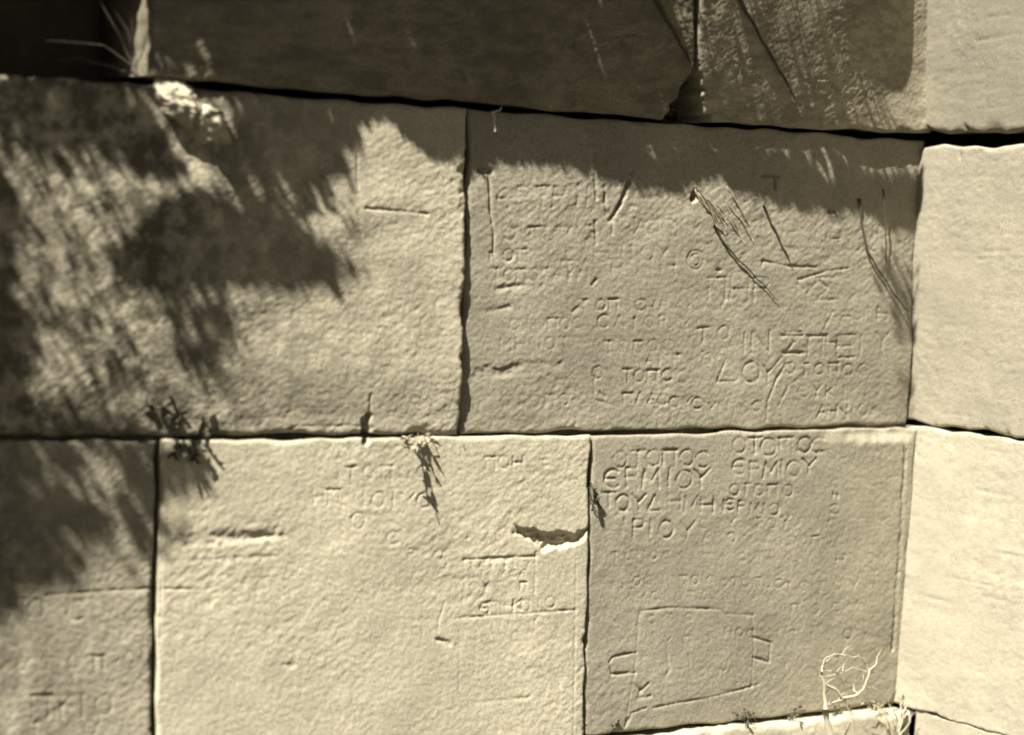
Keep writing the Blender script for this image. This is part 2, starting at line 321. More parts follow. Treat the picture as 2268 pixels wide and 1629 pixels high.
# ------------------------------------------------------------------ ashlar blocks
def resample_dist(S, T, pts):
    d = np.full(S.shape, 1e9)
    for (a, b) in zip(pts[:-1], pts[1:]):
        ab = b-a; L2 = max(1e-12, ab@ab)
        t = np.clip(((S-a[0])*ab[0]+(T-a[1])*ab[1])/L2, 0, 1)
        d = np.minimum(d, np.hypot(S-a[0]-t*ab[0], T-a[1]-t*ab[1]))
    return d
def block(name, parent, mat, plane, corners, res=.0022, depth=.26, height=None, rough=1.0, edge=.006, chip=1.0,
          seed=1, off=0.0, strokes=None, aniso=(1, 1), label=None, wob=.005):
    """corners TL, TR, BR, BL as (s, t) in the wall's face; the face is a dense grid raised and carved by height()"""
    TL, TR, BR, BL = [np.array(c, float) for c in corners]
    w = max(np.linalg.norm(TR-TL), np.linalg.norm(BR-BL)); h = max(np.linalg.norm(TL-BL), np.linalg.norm(TR-BR))
    ex = np.array([0, .0008, .0018, .0032, .005])
    def axis(L):
        n = max(4, int(L/res)); a = np.linspace(.0075, L-.0075, n)
        return np.concatenate([ex, a, L-ex[::-1]])/L
    U, Vv = np.meshgrid(axis(w), axis(h))
    S = (1-Vv)*((1-U)*BL[0]+U*BR[0])+Vv*((1-U)*TL[0]+U*TR[0])
    T = (1-Vv)*((1-U)*BL[1]+U*BR[1])+Vv*((1-U)*TL[1]+U*TR[1])
    # uneven arrises: the outline wanders a little
    du = np.minimum(U, 1-U)*w; dv = np.minimum(Vv, 1-Vv)*h
    S = S+np.exp(-du/.03)*wob*pn(T*14, T*0+seed, seed)*np.where(U < .5, 1, -1)
    T = T+np.exp(-dv/.03)*wob*pn(S*14, S*0+seed*2.3, seed+5)*np.where(Vv < .5, 1, -1)
    H = np.full(S.shape, off, float)
    if height is not None: H = H+height(S, T)
    a, b = aniso
    x, y = S*a, T*b
    warp = .03*pn(x*9, y*9, seed+31)
    ca, sa = math.cos(.62), math.sin(.62); xr, yr = x*ca+y*sa, -x*sa+y*ca
    reg = np.clip(.55+.75*pn(x*4.3, y*4.3, seed+40), .15, 1.3)          # worn smooth here, pitted there
    pit = pn((x+warp)*55, y*60, seed+3); pit2 = pn((x+warp)*135, y*140, seed+13)
    H += rough*(.0016*pn(x*7, y*7, seed)+.0007*pn(x*17+warp*8, y*19, seed+1)
                +reg*(.0007*pn(x*38, y*44, seed+2)-.0016*np.clip(pit-.12, 0, 1)-.0012*np.clip(pit2-.22, 0, 1)
                      +.00042*pn(xr*26, yr*120, seed+21)+.00034*pn(xr*60, yr*190, seed+22))
                +.00050*pn(x*105, y*118, seed+4)+.00030*pn(x*215, y*230, seed+6))
    # rounded and chipped edges
    rad = edge*(1+.7*pn(S*26, T*26, seed+7))+chip*(.018*np.clip(pn(S*11, T*11, seed+8)-.2, 0, 1)+.022*np.clip(pn(S*34, T*34, seed+18)-.34, 0, 1))+.0006
    de = np.minimum(du, dv); q = np.clip(1-de/rad, 0, 1)
    H -= rad*(1-np.sqrt(np.clip(1-q*q, 0, 1)))*.8
    if strokes is not None:
        for pts, sw, sdp, flat in STROKES[strokes]:
            P = np.array([st(plane, px, py, off if strokes == 'upper' else 0) for px, py in pts])
            lo = P.min(0)-sw*1.5; hi = P.max(0)+sw*1.5
            if lo[0] > S.max() or hi[0] < S.min() or lo[1] > T.max() or hi[1] < T.min(): continue
            msk = (S > lo[0]) & (S < hi[0]) & (T > lo[1]) & (T < hi[1])
            if not msk.any(): continue
            d = resample_dist(S[msk], T[msk], P)
            ww = sw*(.85+.45*pn(S[msk]*60, T[msk]*60, 44))
            k = np.clip(1-d/ww, 0, 1)
            k = sstep(0, .35, k) if flat else sstep(0, 1, k)
            H[msk] -= sdp*k*np.clip(.75+.9*pn(S[msk]*24, T[msk]*24, 45)+.35*pn(S[msk]*90, T[msk]*90, 46), .5, 1.5)
    nv, nu = S.shape
    if plane == 'front': V = np.stack([S, -H, T], -1)
    else: V = np.stack([-H, -S, T], -1)
    V = V.reshape(-1, 3)
    idx = np.arange(nv*nu).reshape(nv, nu)
    F = np.stack([idx[:-1, :-1], idx[:-1, 1:], idx[1:, 1:], idx[1:, :-1]], -1).reshape(-1, 4)
    ring = np.concatenate([idx[0, :], idx[1:, -1], idx[-1, -2::-1], idx[-2:0:-1, 0]])
    rings = [ring]; VV = [V]; base = len(V)
    Sr, Tr = S.ravel()[ring], T.ravel()[ring]
    cs, ct = S.mean(), T.mean()
    for dep in (.02, .07, depth):                                   # the sides run back into the wall
        n1 = .004*pn(Sr*30, Tr*30+dep*40, seed+11)
        Hr = np.full(len(ring), off-dep) if dep > .021 else H.ravel()[ring]-dep
        ins = .0015+dep*.01+np.abs(n1)
        Sn = Sr-np.sign(Sr-cs)*np.minimum(ins, np.abs(Sr-cs)*.1); Tn = Tr-np.sign(Tr-ct)*np.minimum(ins, np.abs(Tr-ct)*.1)
        VV.append(np.stack([Sn, -Hr, Tn], -1) if plane == 'front' else np.stack([-Hr, -Sn, Tn], -1))
        rings.append(np.arange(base, base+len(ring))); base += len(ring)
    for r0, r1 in zip(rings[:-1], rings[1:]):
        n = len(r0); k = np.arange(n); k2 = (k+1) % n
        F = np.concatenate([F, np.stack([r0[k2], r0[k], r1[k], r1[k2]], -1)])
    V = np.concatenate(VV)
    # close the back with a fan
    c = V[rings[-1]].mean(0); V = np.concatenate([V, c[None]]); n = len(ring); k = np.arange(n)
    F3 = np.stack([rings[-1][(k+1) % n], rings[-1][k], np.full(n, len(V)-1)], -1)
    o = link(name, mesh_np(name, V, F, True, F3), mat, parent)
    if label: o['label'] = label
    return o
def F_(px, py, off=0): return st('front', px, py, off)
def S_(px, py, off=0): return st('side', px, py, off)

wall = empty('ashlar_wall', (-1.0, 0, -0.8), 'long ancient ashlar wall of big limestone blocks covered with carved Greek names', 'wall')
side = empty('ashlar_wall', (0, -0.6, -0.8), 'sunlit pale smooth return wall meeting the inscribed wall at the right corner', 'wall')
side.name = 'ashlar_wall.001'

# joints, traced on the wall's face
ZJ = 0.0
UPJ = [(-400, 120), (0, 142), (400, 176), (1000, 226), (1550, 268), (2060, 296)]    # bottom edge of the upper course
def upj(x): return float(np.interp(x, [a for a, b in UPJ], [b for a, b in UPJ]))
# how far the lower edge of the upper course stands proud, from where its shadow ends
EDGE = [(330, 200), (560, 290), (740, 316), (800, 330), (860, 318), (900, 336), (1000, 420), (1040, 392), (1100, 370), (1200, 374), (1290, 386), (1370, 414), (1430, 428), (1500, 440),
        (1560, 432), (1640, 446), (1700, 458), (1780, 478), (1860, 488), (1940, 470), (2050, 470)]
ps = np.array([-2.0, -1.0, -.4, 0]); pp = np.array([.022, .026, .020, .014])
OFFU = .03
zu = F_(1200, upj(1200), OFFU)[1]
def h_upper(lean0, lean1, s0, s1):
    def f(S, T):
        zb = np.interp(S, [F_(a, b, OFFU)[0] for a, b in UPJ], [F_(a, b, OFFU)[1] for a, b in UPJ])
        lean = np.interp(S, [s0, s1], [lean0, lean1])
        sj = F_(1543, 200, .05)[0]; wj = np.clip(.046-(T-zb)*.42, .0, .05)            # broken-out foot of the upright joint
        chipd = .10*sstep(.15, .5, np.clip(1.25-np.abs(S-sj)/np.maximum(wj*(1+.3*pn(S*60, T*60, 8)), 1e-4), 0, 1))*(wj > 0)
        e = easec(S); return np.interp(S, ps, pp)-OFFU+e*lean*(T-zb)+.002*pn(S*20, T*3, 77)-chipd
    return f
ZT = 0.95
def face_u(px, py):                                                # stand-off of the upper face at a pixel
    o = .08
    for k in range(6):
        q = F_(px, py, o); zb = np.interp(q[0], [F_(a, b, OFFU)[0] for a, b in UPJ], [F_(a, b, OFFU)[1] for a, b in UPJ])
        e = float(easec(q[0])); o = np.interp(q[0], ps, pp)+e*np.interp(q[0], [-1.62, -.57, -.55, 0], [LEAN[0], LEAN[1], LEAN[2], LEAN[2]])*(q[1]-zb)
    return o
LEAN = (.10, .285, .31)
def easec(x, w=.30): return sstep(.0, w, -x)                           # the course dies back to the corner
def upc(x0, x0t, x1, x1t):
    out = []
    for xb, xt in ((x0, x0t), (x1, x1t)):
        if xb is None: out.append(((-.003, F_(2060, upj(2060), OFFU)[1]), (-.003, ZT))); continue
        A = F_(xb, upj(xb), OFFU); B = F_(xt, 0, face_u(xt, 0)); k = (ZT-A[1])/(B[1]-A[1])
        out.append((tuple(A), (A[0]+(B[0]-A[0])*k, ZT)))
    return [out[0][1], out[1][1], out[1][0], out[0][0]]
block('stone_block', wall, M['shade_crust'], 'front', upc(343, 345, 1539, 1545), height=h_upper(LEAN[0], LEAN[1], -1.62, -.56), off=OFFU, seed=11, rough=1.5, edge=.008, chip=1.1, strokes='upper',
      label='lichened block of the upper course, its shade also darkened into the colour')
block('stone_block', wall, M['shade_crust2'], 'front', upc(1545, 1552, None, None), height=h_upper(LEAN[2], LEAN[2], -.56, 0), off=OFFU, seed=12, rough=.8, edge=.007, chip=.9, strokes='upper',
      label='brown weathered block of the upper course next to the corner')
# middle course
def top2(x, d=0): return F_(x, upj(x)+d)
def h_L2(S, T):
    h = .017-.014*(T-.3)-.010*(1-sstep(0, .12, T))
    h = h+.010*np.exp(-((S+1.45)/.25)**2-((T-.36)/.12)**2)*pn(S*10, T*10, 5)
    return h
a = F_(-420, 966); b = F_(1013, 961); c = top2(1026, 14); d = top2(-420, 14)
block('stone_block', wall, M['lichen_dapple'], 'front', [tuple(d), tuple(c), tuple(b), tuple(a)], height=h_L2, seed=21, rough=1.15, edge=.009, chip=1.0, strokes='front',
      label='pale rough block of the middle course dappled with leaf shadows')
pR = F_(2020, 700)
def h_R2(S, T):
    u = (S-b[0])/(0-b[0])
    h = .001-.006*u*u+.055*u*u*(T-.3)
    x0, z0 = F_(1895, 470); 
    e = sstep(-.006, .012, (S-x0)-.62*(z0-T))*sstep(.06, .16, T)     # dressed-back corner panel
    return h-.012*e*np.clip(((S-x0)-.62*(z0-T))/.06, 0, 1.5)
a2 = F_(1018, 961); b2 = F_(2024, 941); c2 = top2(2050, 18); d2 = top2(1041, 14)
block('stone_block', wall, M['grey'], 'front', [tuple(d2), (-.003, c2[1]), (-.003, b2[1]), tuple(a2)], height=h_R2, seed=22, rough=1.0, edge=.005, chip=.6, strokes='front',
      label='grey block of the middle course carved with many Greek names')
# lower course
def lowc(xa, xb, xc, xd, ya=972, yb=972, yc=1626, yd=1626): return [tuple(F_(xa, ya)), tuple(F_(xb, yb)), tuple(F_(xc, yc)), tuple(F_(xd, yd))]
ZB = F_(1290, 1628)[1]
def h_A(S, T): return .010-.02*T+.02*T*T
def h_B(S, T):
    u = (S+1.5)/.75
    h = .010-.016*T+.02*T*T
    # broken hollow by the joint: a shaded scoop with a bright lower lip
    poly = np.array([tuple(F_(x, y)) for x, y in [(1128, 1160), (1150, 1164), (1200, 1176), (1250, 1176), (1296, 1170), (1290, 1196), (1262, 1210), (1225, 1218), (1190, 1222), (1178, 1206), (1150, 1190)]])
    lo, hi = poly.min(0)-.01, poly.max(0)+.01
    m = (S > lo[0]) & (S < hi[0]) & (T > lo[1]) & (T < hi[1])
    s_, t_ = S[m]+.005*pn(S[m]*45, T[m]*45, 2)+.002*pn(S[m]*140, T[m]*140, 12), T[m]+.005*pn(S[m]*45, T[m]*45, 6)+.002*pn(S[m]*130, T[m]*130, 16)
    ins = np.zeros(s_.shape, bool); dm = np.full(s_.shape, 1e9)
    for p, q in zip(poly, np.roll(poly, -1, 0)):
        c = ((p[1] > t_) != (q[1] > t_)) & (s_ < (q[0]-p[0])*(t_-p[1])/(q[1]-p[1]+1e-12)+p[0]); ins ^= c
        dm = np.minimum(dm, resample_dist(s_, t_, np.array([p, q])))
    h[m] -= np.where(ins, .012*sstep(0, .008, dm)*(1+.5*pn(S[m]*90, T[m]*90, 18)), 0)
    return h
def h_C(S, T):
    u = (S-F_(1300, 1200)[0])/.72
    h = .004-.006*u*u+.05*(T+.28)*u-.014*T*(1-.8*u)+.02*T*T*(1-np.clip(u, 0, 1))
    px = F_(1960, 960)                                                # flaked scallops along the top edge
    for fx, fw, fd in ((1830, .02, .006), (1895, .035, .012), (1950, .03, .016), (1990, .022, .014)):
        p = F_(fx, 955); h = h-fd*np.exp(-((S-p[0])/fw)**2)*sstep(-.024-.006*pn(S*50, T*20, 9), -.001, T-p[1])
    return h
block('stone_block', wall, M['lichen_dapple2'], 'front', [tuple(F_(-420, 975)), tuple(F_(342, 976)), (F_(323, 1629)[0], ZB), (F_(-400, 1629)[0], ZB)], height=h_A, seed=31, rough=1.35, edge=.006, strokes='front',
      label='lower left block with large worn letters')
block('stone_block', wall, M['pale'], 'front', [tuple(F_(355, 975)), tuple(F_(1302, 964)), (F_(1276, 1629)[0], ZB), (F_(334, 1629)[0], ZB)], height=h_B, seed=32, rough=.95, edge=.005, chip=.7, strokes='front',
      label='bright lower block with a broken hollow and a small framed inscription')
block('stone_block', wall, M['grey2'], 'front', [tuple(F_(1310, 964)), (-.003, F_(2024, 948)[1]), (-.003, ZB), (F_(1284, 1629)[0], ZB)], height=h_C, seed=33, rough=.75, edge=.005, chip=.5, strokes='front',
      label='lower corner block with the clearest carved names and a framed panel')
# outside the frame: the wall goes on
def box_block(nm, mat, s0, s1, t0, t1, off=0.0, seed=50, plane='front', par=None, depth=.26, **k):
    return block(nm, par or wall, mat, plane, [(s0, t1), (s1, t1), (s1, t0), (s0, t0)], res=k.pop('res', .012), off=off, seed=seed, depth=depth, **k)
xl = F_(-420, 966)[0]
box_block('stone_block', M['cream'], xl-.95, xl-.006, .006, F_(-300, upj(-300))[1], seed=51)
box_block('stone_block', M['cream'], xl-.75, xl-.006, ZB, -.006, seed=52)
xn = F_(-120, 60)[0]
box_block('stone_block', M['shade_crust'], xn-1.0, xn, F_(-100, upj(-100))[1]+.012, ZT, off=.01, seed=53)
box_block('stone_block', M['shade_crust2'], xn-1.0, -1.32, ZT+.006, ZT+.30, off=.06, seed=54, rough=1.6, label='block bridging the dark gap, top course')
box_block('plinth', M['cream'], xl-.9, F_(1282, 1629)[0], ZB-.34, ZB-.006, off=.035, seed=55, edge=.012, rough=1.3)
box_block('plinth', M['pale'], F_(1282, 1629)[0]+.006, -.003, ZB-.34, ZB-.005, off=.034, seed=56, res=.004, edge=.012, rough=1.5, chip=1.6)
def joint_soil():                                                   # earth washed into the joints of the facing
    S, T = np.meshgrid(np.linspace(xl-.5, -.004, 440), np.linspace(ZB-.3, F_(1000, upj(1000))[1]-.02, 210))
    Y = .034+.014*pn(S*22, T*22, 71)+.008*pn(S*70, T*70, 72)
    i = np.arange(S.size).reshape(S.shape); F = np.stack([i[:-1, :-1], i[:-1, 1:], i[1:, 1:], i[1:, :-1]], -1).reshape(-1, 4)
    link('joint_soil', mesh_np('joint_soil', np.stack([S, Y, T], -1).reshape(-1, 3), F), M['soil2'], wall)
joint_soil()
# rubble core closing the wall behind the facing
def rubble(name, parent, s0, s1, t0, t1, plane, d0=.262, d1=.6, seed=5):
    n, m = 60, 40
    S, T = np.meshgrid(np.linspace(s0, s1, n), np.linspace(t0, t1, m))
    Hh = -d0-.02*np.abs(pn(S*9, T*9, seed))-.015*np.abs(pn(S*23, T*23, seed+1))
    P = np.stack([S, -Hh, T], -1) if plane == 'front' else np.stack([-Hh, -S, T], -1)
    B = np.stack([S, S*0+d1, T], -1) if plane == 'front' else np.stack([S*0+d1, -S, T], -1)
    V = np.concatenate([P.reshape(-1, 3), B.reshape(-1, 3)]); i = np.arange(n*m).reshape(m, n)
    q = lambda i: np.stack([i[:-1, :-1], i[:-1, 1:], i[1:, 1:], i[1:, :-1]], -1).reshape(-1, 4)
    F = [q(i), q(i+n*m)[:, ::-1]]
    for e in (i[0], i[-1], i[:, 0], i[:, -1]): F.append(np.stack([e[:-1], e[1:], e[1:]+n*m, e[:-1]+n*m], -1))
    return link(name, mesh_np(name, V, np.concatenate(F), True), M['core'], parent)
rubble('rubble_core', wall, xl-1.0, .62, ZB-.34, ZT+.29, 'front')
# ------------------------------------------------------------------ the return wall
def h_S(lean, conv=.0):
    return lambda S, T: lean*(T-.2)+.00022*pn(S*4, T*60, 9)+.0012*pn(S*5, T*9, 19)
SB = .62
gapU = [S_(2050, 280), S_(2110, 296), S_(2150, 306), S_(2200, 297), S_(2268, 292)]
def side_block(nm, t0a, t0b, t1a, t1b, mat, seed, lean, **k):
    return block(nm, side, mat, 'side', [(-.22, t1a), (SB, t1b), (SB, t0b), (-.22, t0a)], res=k.pop('res', .0034), seed=seed, height=h_S(lean), rough=.75, aniso=(1, 1.6), strokes='side', **k)
zU = S_(2055, 283)[1]; zM = S_(2075, 322)[1]
zU2 = float(S_(2268, 290)[1]); zM2 = float(S_(2268, 322)[1]); s2 = float(S_(2268, 300)[0])
ext = lambda z0, z1: z0+(z1-z0)*SB/s2
side_block('stone_block', zU, ext(zU, zU2), 1.3, 1.3, M['side_falloff_top'], 61, .05, edge=.012, chip=1.6, wob=.008)
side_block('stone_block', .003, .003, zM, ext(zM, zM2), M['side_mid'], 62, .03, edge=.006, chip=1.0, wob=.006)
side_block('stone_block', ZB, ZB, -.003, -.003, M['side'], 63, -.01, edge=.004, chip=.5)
block('plinth', side, M['side'], 'side', [(.045, ZB-.0005), (SB, ZB-.0005), (SB, ZB-.34), (.045, ZB-.34)], res=.008, seed=64, off=.004, edge=.003, chip=.2, rough=.8)
rubble('rubble_core', side, -.20, SB-.02, ZB-.34, 1.28, 'side', seed=8)

# ------------------------------------------------------------------ ground
def ground():
    n = 120
    g = np.sign(np.linspace(-1, 1, n))*np.abs(np.linspace(-1, 1, n))**2.4*60
    X, Y = np.meshgrid(g-1, g-2); Z = -.80+.02*pn(X*1.3, Y*1.3, 4)*np.exp(-np.hypot(X+1, Y+2)/8)+.15*pn(X*.12, Y*.12, 6)*sstep(3, 15, np.hypot(X+1, Y+2))
    i = np.arange(n*n).reshape(n, n); F = np.stack([i[:-1, :-1], i[:-1, 1:], i[1:, 1:], i[1:, :-1]], -1).reshape(-1, 4)
    return tag(link('ground', mesh_np('ground', np.stack([X, Y, Z], -1).reshape(-1, 3), F), M['soil']), 'dark bare earth in front of the wall', 'ground', kind='structure')
ground()

# ------------------------------------------------------------------ plants
class Tubes:
    def __init__(s): s.V = []; s.F = []
    def add(s, pts, r0, r1, n=6, wig=0.0):
        pts = [np.array(p, float) for p in pts]
        if wig:
            q = []
            for a, b in zip(pts[:-1], pts[1:]):
                for k in range(3): q.append(a+(b-a)*k/3+(np.random.RandomState(len(s.V)+k).randn(3)*wig if (k or q) else 0))
            q.append(pts[-1]); pts = q
        base = len(s.V); m = len(pts)
        for i, p in enumerate(pts):
            t = pts[min(i+1, m-1)]-pts[max(i-1, 0)]; t = t/(np.linalg.norm(t)+1e-9)
            a = np.cross(t, [0, 1, .3]); a /= np.linalg.norm(a)+1e-9; b = np.cross(t, a)
            r = r0+(r1-r0)*i/max(1, m-1); r *= 1+.12*math.sin(i*2.3)
            for k in range(n):
                an = 2*math.pi*k/n; s.V.append(p+r*(math.cos(an)*a+math.sin(an)*b))
        for i in range(m-1):
            for k in range(n):
                k2 = (k+1) % n; s.F.append((base+i*n+k, base+i*n+k2, base+(i+1)*n+k2, base+(i+1)*n+k))
        s.F.append(tuple(base+k for k in (0, 1, 2, 3))); e = base+(m-1)*n; s.F.append(tuple(e+k for k in (3, 2, 1, 0)))
    def leaf(s, p, d, nrm, L, W, curl=.15):
        p = np.array(p, float); d = np.array(d, float); d /= np.linalg.norm(d); nrm = np.array(nrm, float)
        sd_ = np.cross(d, nrm); sd_ /= np.linalg.norm(sd_)+1e-9; nn = np.cross(sd_, d); base = len(s.V)
        for u, w in ((0, .12), (.3, .9), (.6, 1.0), (.85, .55), (1, .04)):
            c = p+d*L*u-nn*curl*L*u*u
            s.V += [c-sd_*W*w*.5+nn*.08*W*w, c-nn*.0, c+sd_*W*w*.5+nn*.08*W*w]
        for i in range(4):
            for j in range(2): q = base+i*3+j; s.F.append((q, q+1, q+4, q+3))
    def build(s, name, mat, parent=None): return link(name, mesh_np(name, np.array(s.V), np.array(s.F), True), mat, parent)

# unseen shrubs over the wall top, leaves placed so their shade lands as set
BLOBS = [  # where each leafy spray throws its shade: cx, cy, rx, ry, leaves, size
 (520, 585, 150, 70, 420, .026), (640, 640, 100, 45, 200, .024), (380, 640, 105, 55, 240, .024), (470, 535, 90, 36, 60, .02), (715, 664, 50, 18, 40, .018), (560, 650, 200, 42, 260, .022),
 (180, 250, 170, 60, 120, .022), (240, 330, 110, 50, 190, .024), (560, 370, 190, 55, 420, .024), (640, 425, 110, 30, 110, .02), (420, 390, 120, 45, 190, .022), (100, 330, 80, 60, 60, .02), (230, 220, 110, 40, 60, .02),
 (720, 360, 90, 50, 90, .02), (700, 500, 90, 30, 30, .016), (790, 660, 40, 14, 12, .014), (480, 790, 85, 90, 80, .015), (440, 760, 50, 50, 36, .015), (480, 870, 60, 60, 44, .014), (530, 800, 40, 90, 26, .013),
 (180, 680, 170, 220, 60, .013), (160, 440, 170, 80, 26, .014), (120, 270, 130, 100, 150, .018), (700, 560, 140, 90, 40, .011), (620, 560, 110, 110, 90, .014), (300, 880, 60, 60, 24, .013), (110, 640, 90, 160, 30, .014), (130, 800, 110, 90, 40, .014), (250, 900, 120, 60, 30, .012),
 (10, 640, 40, 190, 260, .024), (40, 540, 40, 50, 30, .02), (30, 880, 60, 90, 130, .024), (80, 800, 40, 50, 40, .02),
 (110, 1030, 150, 75, 150, .020), (260, 1000, 80, 50, 45, .018), (25, 1160, 60, 130, 170, .022), (150, 1180, 90, 60, 110, .02), (220, 1210, 40, 40, 40, .018),
 (330, 1130, 45, 120, 110, .018), (410, 1080, 50, 60, 70, .018), (380, 1230, 60, 50, 40, .016), (20, 1360, 80, 60, 90, .022), (100, 1300, 100, 50, 80, .02), (250, 1240, 120, 120, 90, .014),
 (1980, 590, 45, 60, 70, .013), (1995, 680, 28, 40, 30, .012), (2000, 850, 20, 90, 30, .011),  # sprays added to darken the middle block by the corner
]
EDGE = [(330, 240), (480, 300), (640, 316), (740, 312), (800, 326), (860, 316), (900, 334), (960, 400), (1010, 420), (1040, 392), (1100, 366), (1200, 372), (1290, 384), (1370, 412), (1430, 426), (1500, 436),
        (1560, 412), (1600, 404), (1640, 436), (1700, 452), (1780, 474), (1860, 482), (1900, 470), (1940, 446), (2060, 440)]
def spray(rs, fo, x, y, sz, far, spread, zt, pts):
    if x < 338 and 180 < x and y < 175: return                         # the broken end keeps its sun
    if ((x-472)/85)**2+((y-345)/85)**2 < 1: return                      # and so does the wedged stone
    P = on_front(x, y)
    if P[0] > -.014: return
    if x > 1556 and y < upj(x)+64: return                               # the upper corner block catches grazing sun
    t = max(zt-P[2], .05)/(-D[2])+far+rs.rand()*spread
    p = P-D*t; pts.append(p)
    d = rs.randn(3); d /= np.linalg.norm(d)
    fo.leaf(p-d*sz*.5, d, np.array([-.1, -1, .1])+.12*rs.randn(3), sz*(.75+.5*rs.rand()), sz*.8*(.8+.4*rs.rand()), .03)
ZTT = ZT+.29
def grow(root, pts, roots, stm, rs, step):
    """woody stems from the wall top into the leaf mass"""
    pts = np.array(pts); roots = [np.array(r, float) for r in roots]
    for r in roots:
        dd = np.linalg.norm(pts-r, axis=1); near = pts[dd < np.sort(dd)[len(dd)//len(roots)]] if len(pts) > 4 else pts
        for p in near[::step]:
            m = (r+p)/2+np.array([0, -.01, .10])+rs.randn(3)*.02
            stm.add([r, m, p], .0035, .0012, 5, .004)
def shrub_far():
    rs = np.random.RandomState(5); roots = [(-2.9, .08, ZTT), (-2.6, .06, ZTT), (-2.3, .06, ZTT)]
    root = empty('overhanging_shrub', roots[1], 'tall leafy shrub leaning out from the wall top at the far left', 'shrub', 'shrubs hanging over the wall top')
    fo = Tubes(); stm = Tubes(); pts = []
    for cx, cy, rx, ry, n, sz in BLOBS:
        for k in range(n):
            a = rs.rand()*2*math.pi; q = math.sqrt(rs.rand())*(1+.18*rs.randn())
            spray(rs, fo, cx+rx*q*math.cos(a), cy+ry*q*math.sin(a), sz, .0, .25, 1.28, pts)
    grow(root, pts, roots, stm, rs, 60)
    stm.build('stem', M['bark'], root); fo.build('foliage', M['leaf'], root)
def shrub_edge():  # out-of-view shrub added to shade the upper course and the strip below
    rs = np.random.RandomState(8); roots = [(-2.1, .05, ZTT), (-1.7, .05, ZTT), (-1.3, .05, ZT), (-.95, .05, ZT), (-.65, .05, ZT)]
    root = empty('overhanging_shrub', roots[2], 'unseen dense trailing shrub added to shade the upper course along the wall', 'shrub', 'shrubs hanging over the wall top')
    fo = Tubes(); stm = Tubes(); pts = []
    ex, ey = [a for a, b in EDGE], [b for a, b in EDGE]
    for k in range(6800):
        x = rs.uniform(345, 2058); y = rs.uniform(-220, 500); e = np.interp(x, ex, ey)-8+6*rs.randn()
        if y > e: continue
        keep = 1.0
        if y < 285 and x > 1000: keep = np.interp(x, [1000, 1540, 1550, 1900, 2000], [1, .93, .0, .0, .5])
        if 940 < x < 985 and y < 215: keep = .75
        if rs.rand() > keep: continue
        sz = .030 if e-y > 55 else .013
        if x > 1960: sz = min(sz, .018)
        spray(rs, fo, x, y, sz, .0, .30, 1.16, pts)
    for k in range(1300):                                              # finer sprays close to the corner
        x = rs.uniform(1890, 2064); y = rs.uniform(270, 445)
        spray(rs, fo, x, y, .015, .0, .2, 1.16, pts)
    for k in range(4200):                                              # and along the hanging fringe
        x = rs.uniform(560, 2058); y = np.interp(x, ex, ey)-10+5*rs.randn()-60*rs.rand()
        spray(rs, fo, x, y, .012, .0, .12, 1.16, pts)
    grow(root, pts, roots, stm, rs, 70)
    stm.build('stem', M['bark'], root); fo.build('foliage', M['leaf'], root)

shrub_far(); shrub_edge()

# weeds and twigs in the joints
def W(px, py, off=0.0): return on_front(px, py, off)
def weed(label, base, leaves, stems, mleaf, mstem, cat='weed', name='joint_weed'):
    """leaves: (base px, tip px, off0, off1, width); stems: lists of (px, py, off)"""
    r = empty(name, tuple(W(*base)), label, cat)
    if stems:
        t = Tubes()
        for pts, r0, r1 in stems: t.add([W(*p) for p in pts], r0, r1, 6, .0008)
        t.build('stem', mstem, r)
    if leaves:
        t = Tubes()
        for (a, b, o0, o1, w) in leaves:
            A = W(*a, o0); B = W(*b, o1); d = B-A; t.leaf(A, d, [-.3, -.3, 1], np.linalg.norm(d), w)
        t.build('leaf', mleaf, r)
    return r
def leafy(label, base, tips, n, L, mleaf, mstem, seed, name='joint_weed'):
    """a sprig rooted in a joint: bent stems with many small leaves; tips are (px, py, stand-off)"""
    rs = np.random.RandomState(seed); r = empty(name, tuple(W(*base)), label, 'weed'); st_ = Tubes(); lf = Tubes()
    b = W(base[0], base[1], -.012)
    for tx, ty, to in tips:
        e = W(tx, ty, to); m = b*.45+e*.55+np.array([0, -.25*to, .010]); q = [b]
        for u in np.linspace(.15, 1, 7): q.append((1-u)**2*b+2*u*(1-u)*m+u*u*e)
        st_.add(q, .0016, .0007, 5)
        for k in range(n):
            u = rs.uniform(.2, 1.0); p = (1-u)**2*b+2*u*(1-u)*m+u*u*e
            d = (e-b)/np.linalg.norm(e-b)+rs.randn(3)*.8; d /= np.linalg.norm(d)
            l = L*rs.uniform(.55, 1.15); lf.leaf(p, d, rs.randn(3)+[-.4, -.6, .8], l, l*rs.uniform(.36, .55), rs.uniform(.1, .6))
    st_.build('stem', mstem, r); lf.build('foliage', mleaf, r); return r
leafy('pale weed sprouting from the joint under the rough middle block', (922, 966), [(916, 1004, .058), (904, 996, .048), (938, 990, .040), (950, 982, .026), (896, 976, .018), (958, 972, .016), (926, 988, .030)], 8, .014, M['dry'], M['dry'], 3)
weed('short thin twig poking from the joint at the foot of the long upright joint', (1020, 968, .0), [], [([(1020, 968, -.01), (1024, 980, .008), (1030, 994, .012)], .002, .001)], M['twig'], M['twig'], 'twig', 'dry_twig')
leafy('small dark weed in the upright joint left of the clear names', (1302, 1062), [(1312, 1090, .024), (1322, 1110, .028), (1308, 1112, .012), (1330, 1128, .012)], 7, .013, M['leaf'], M['bark'], 4)
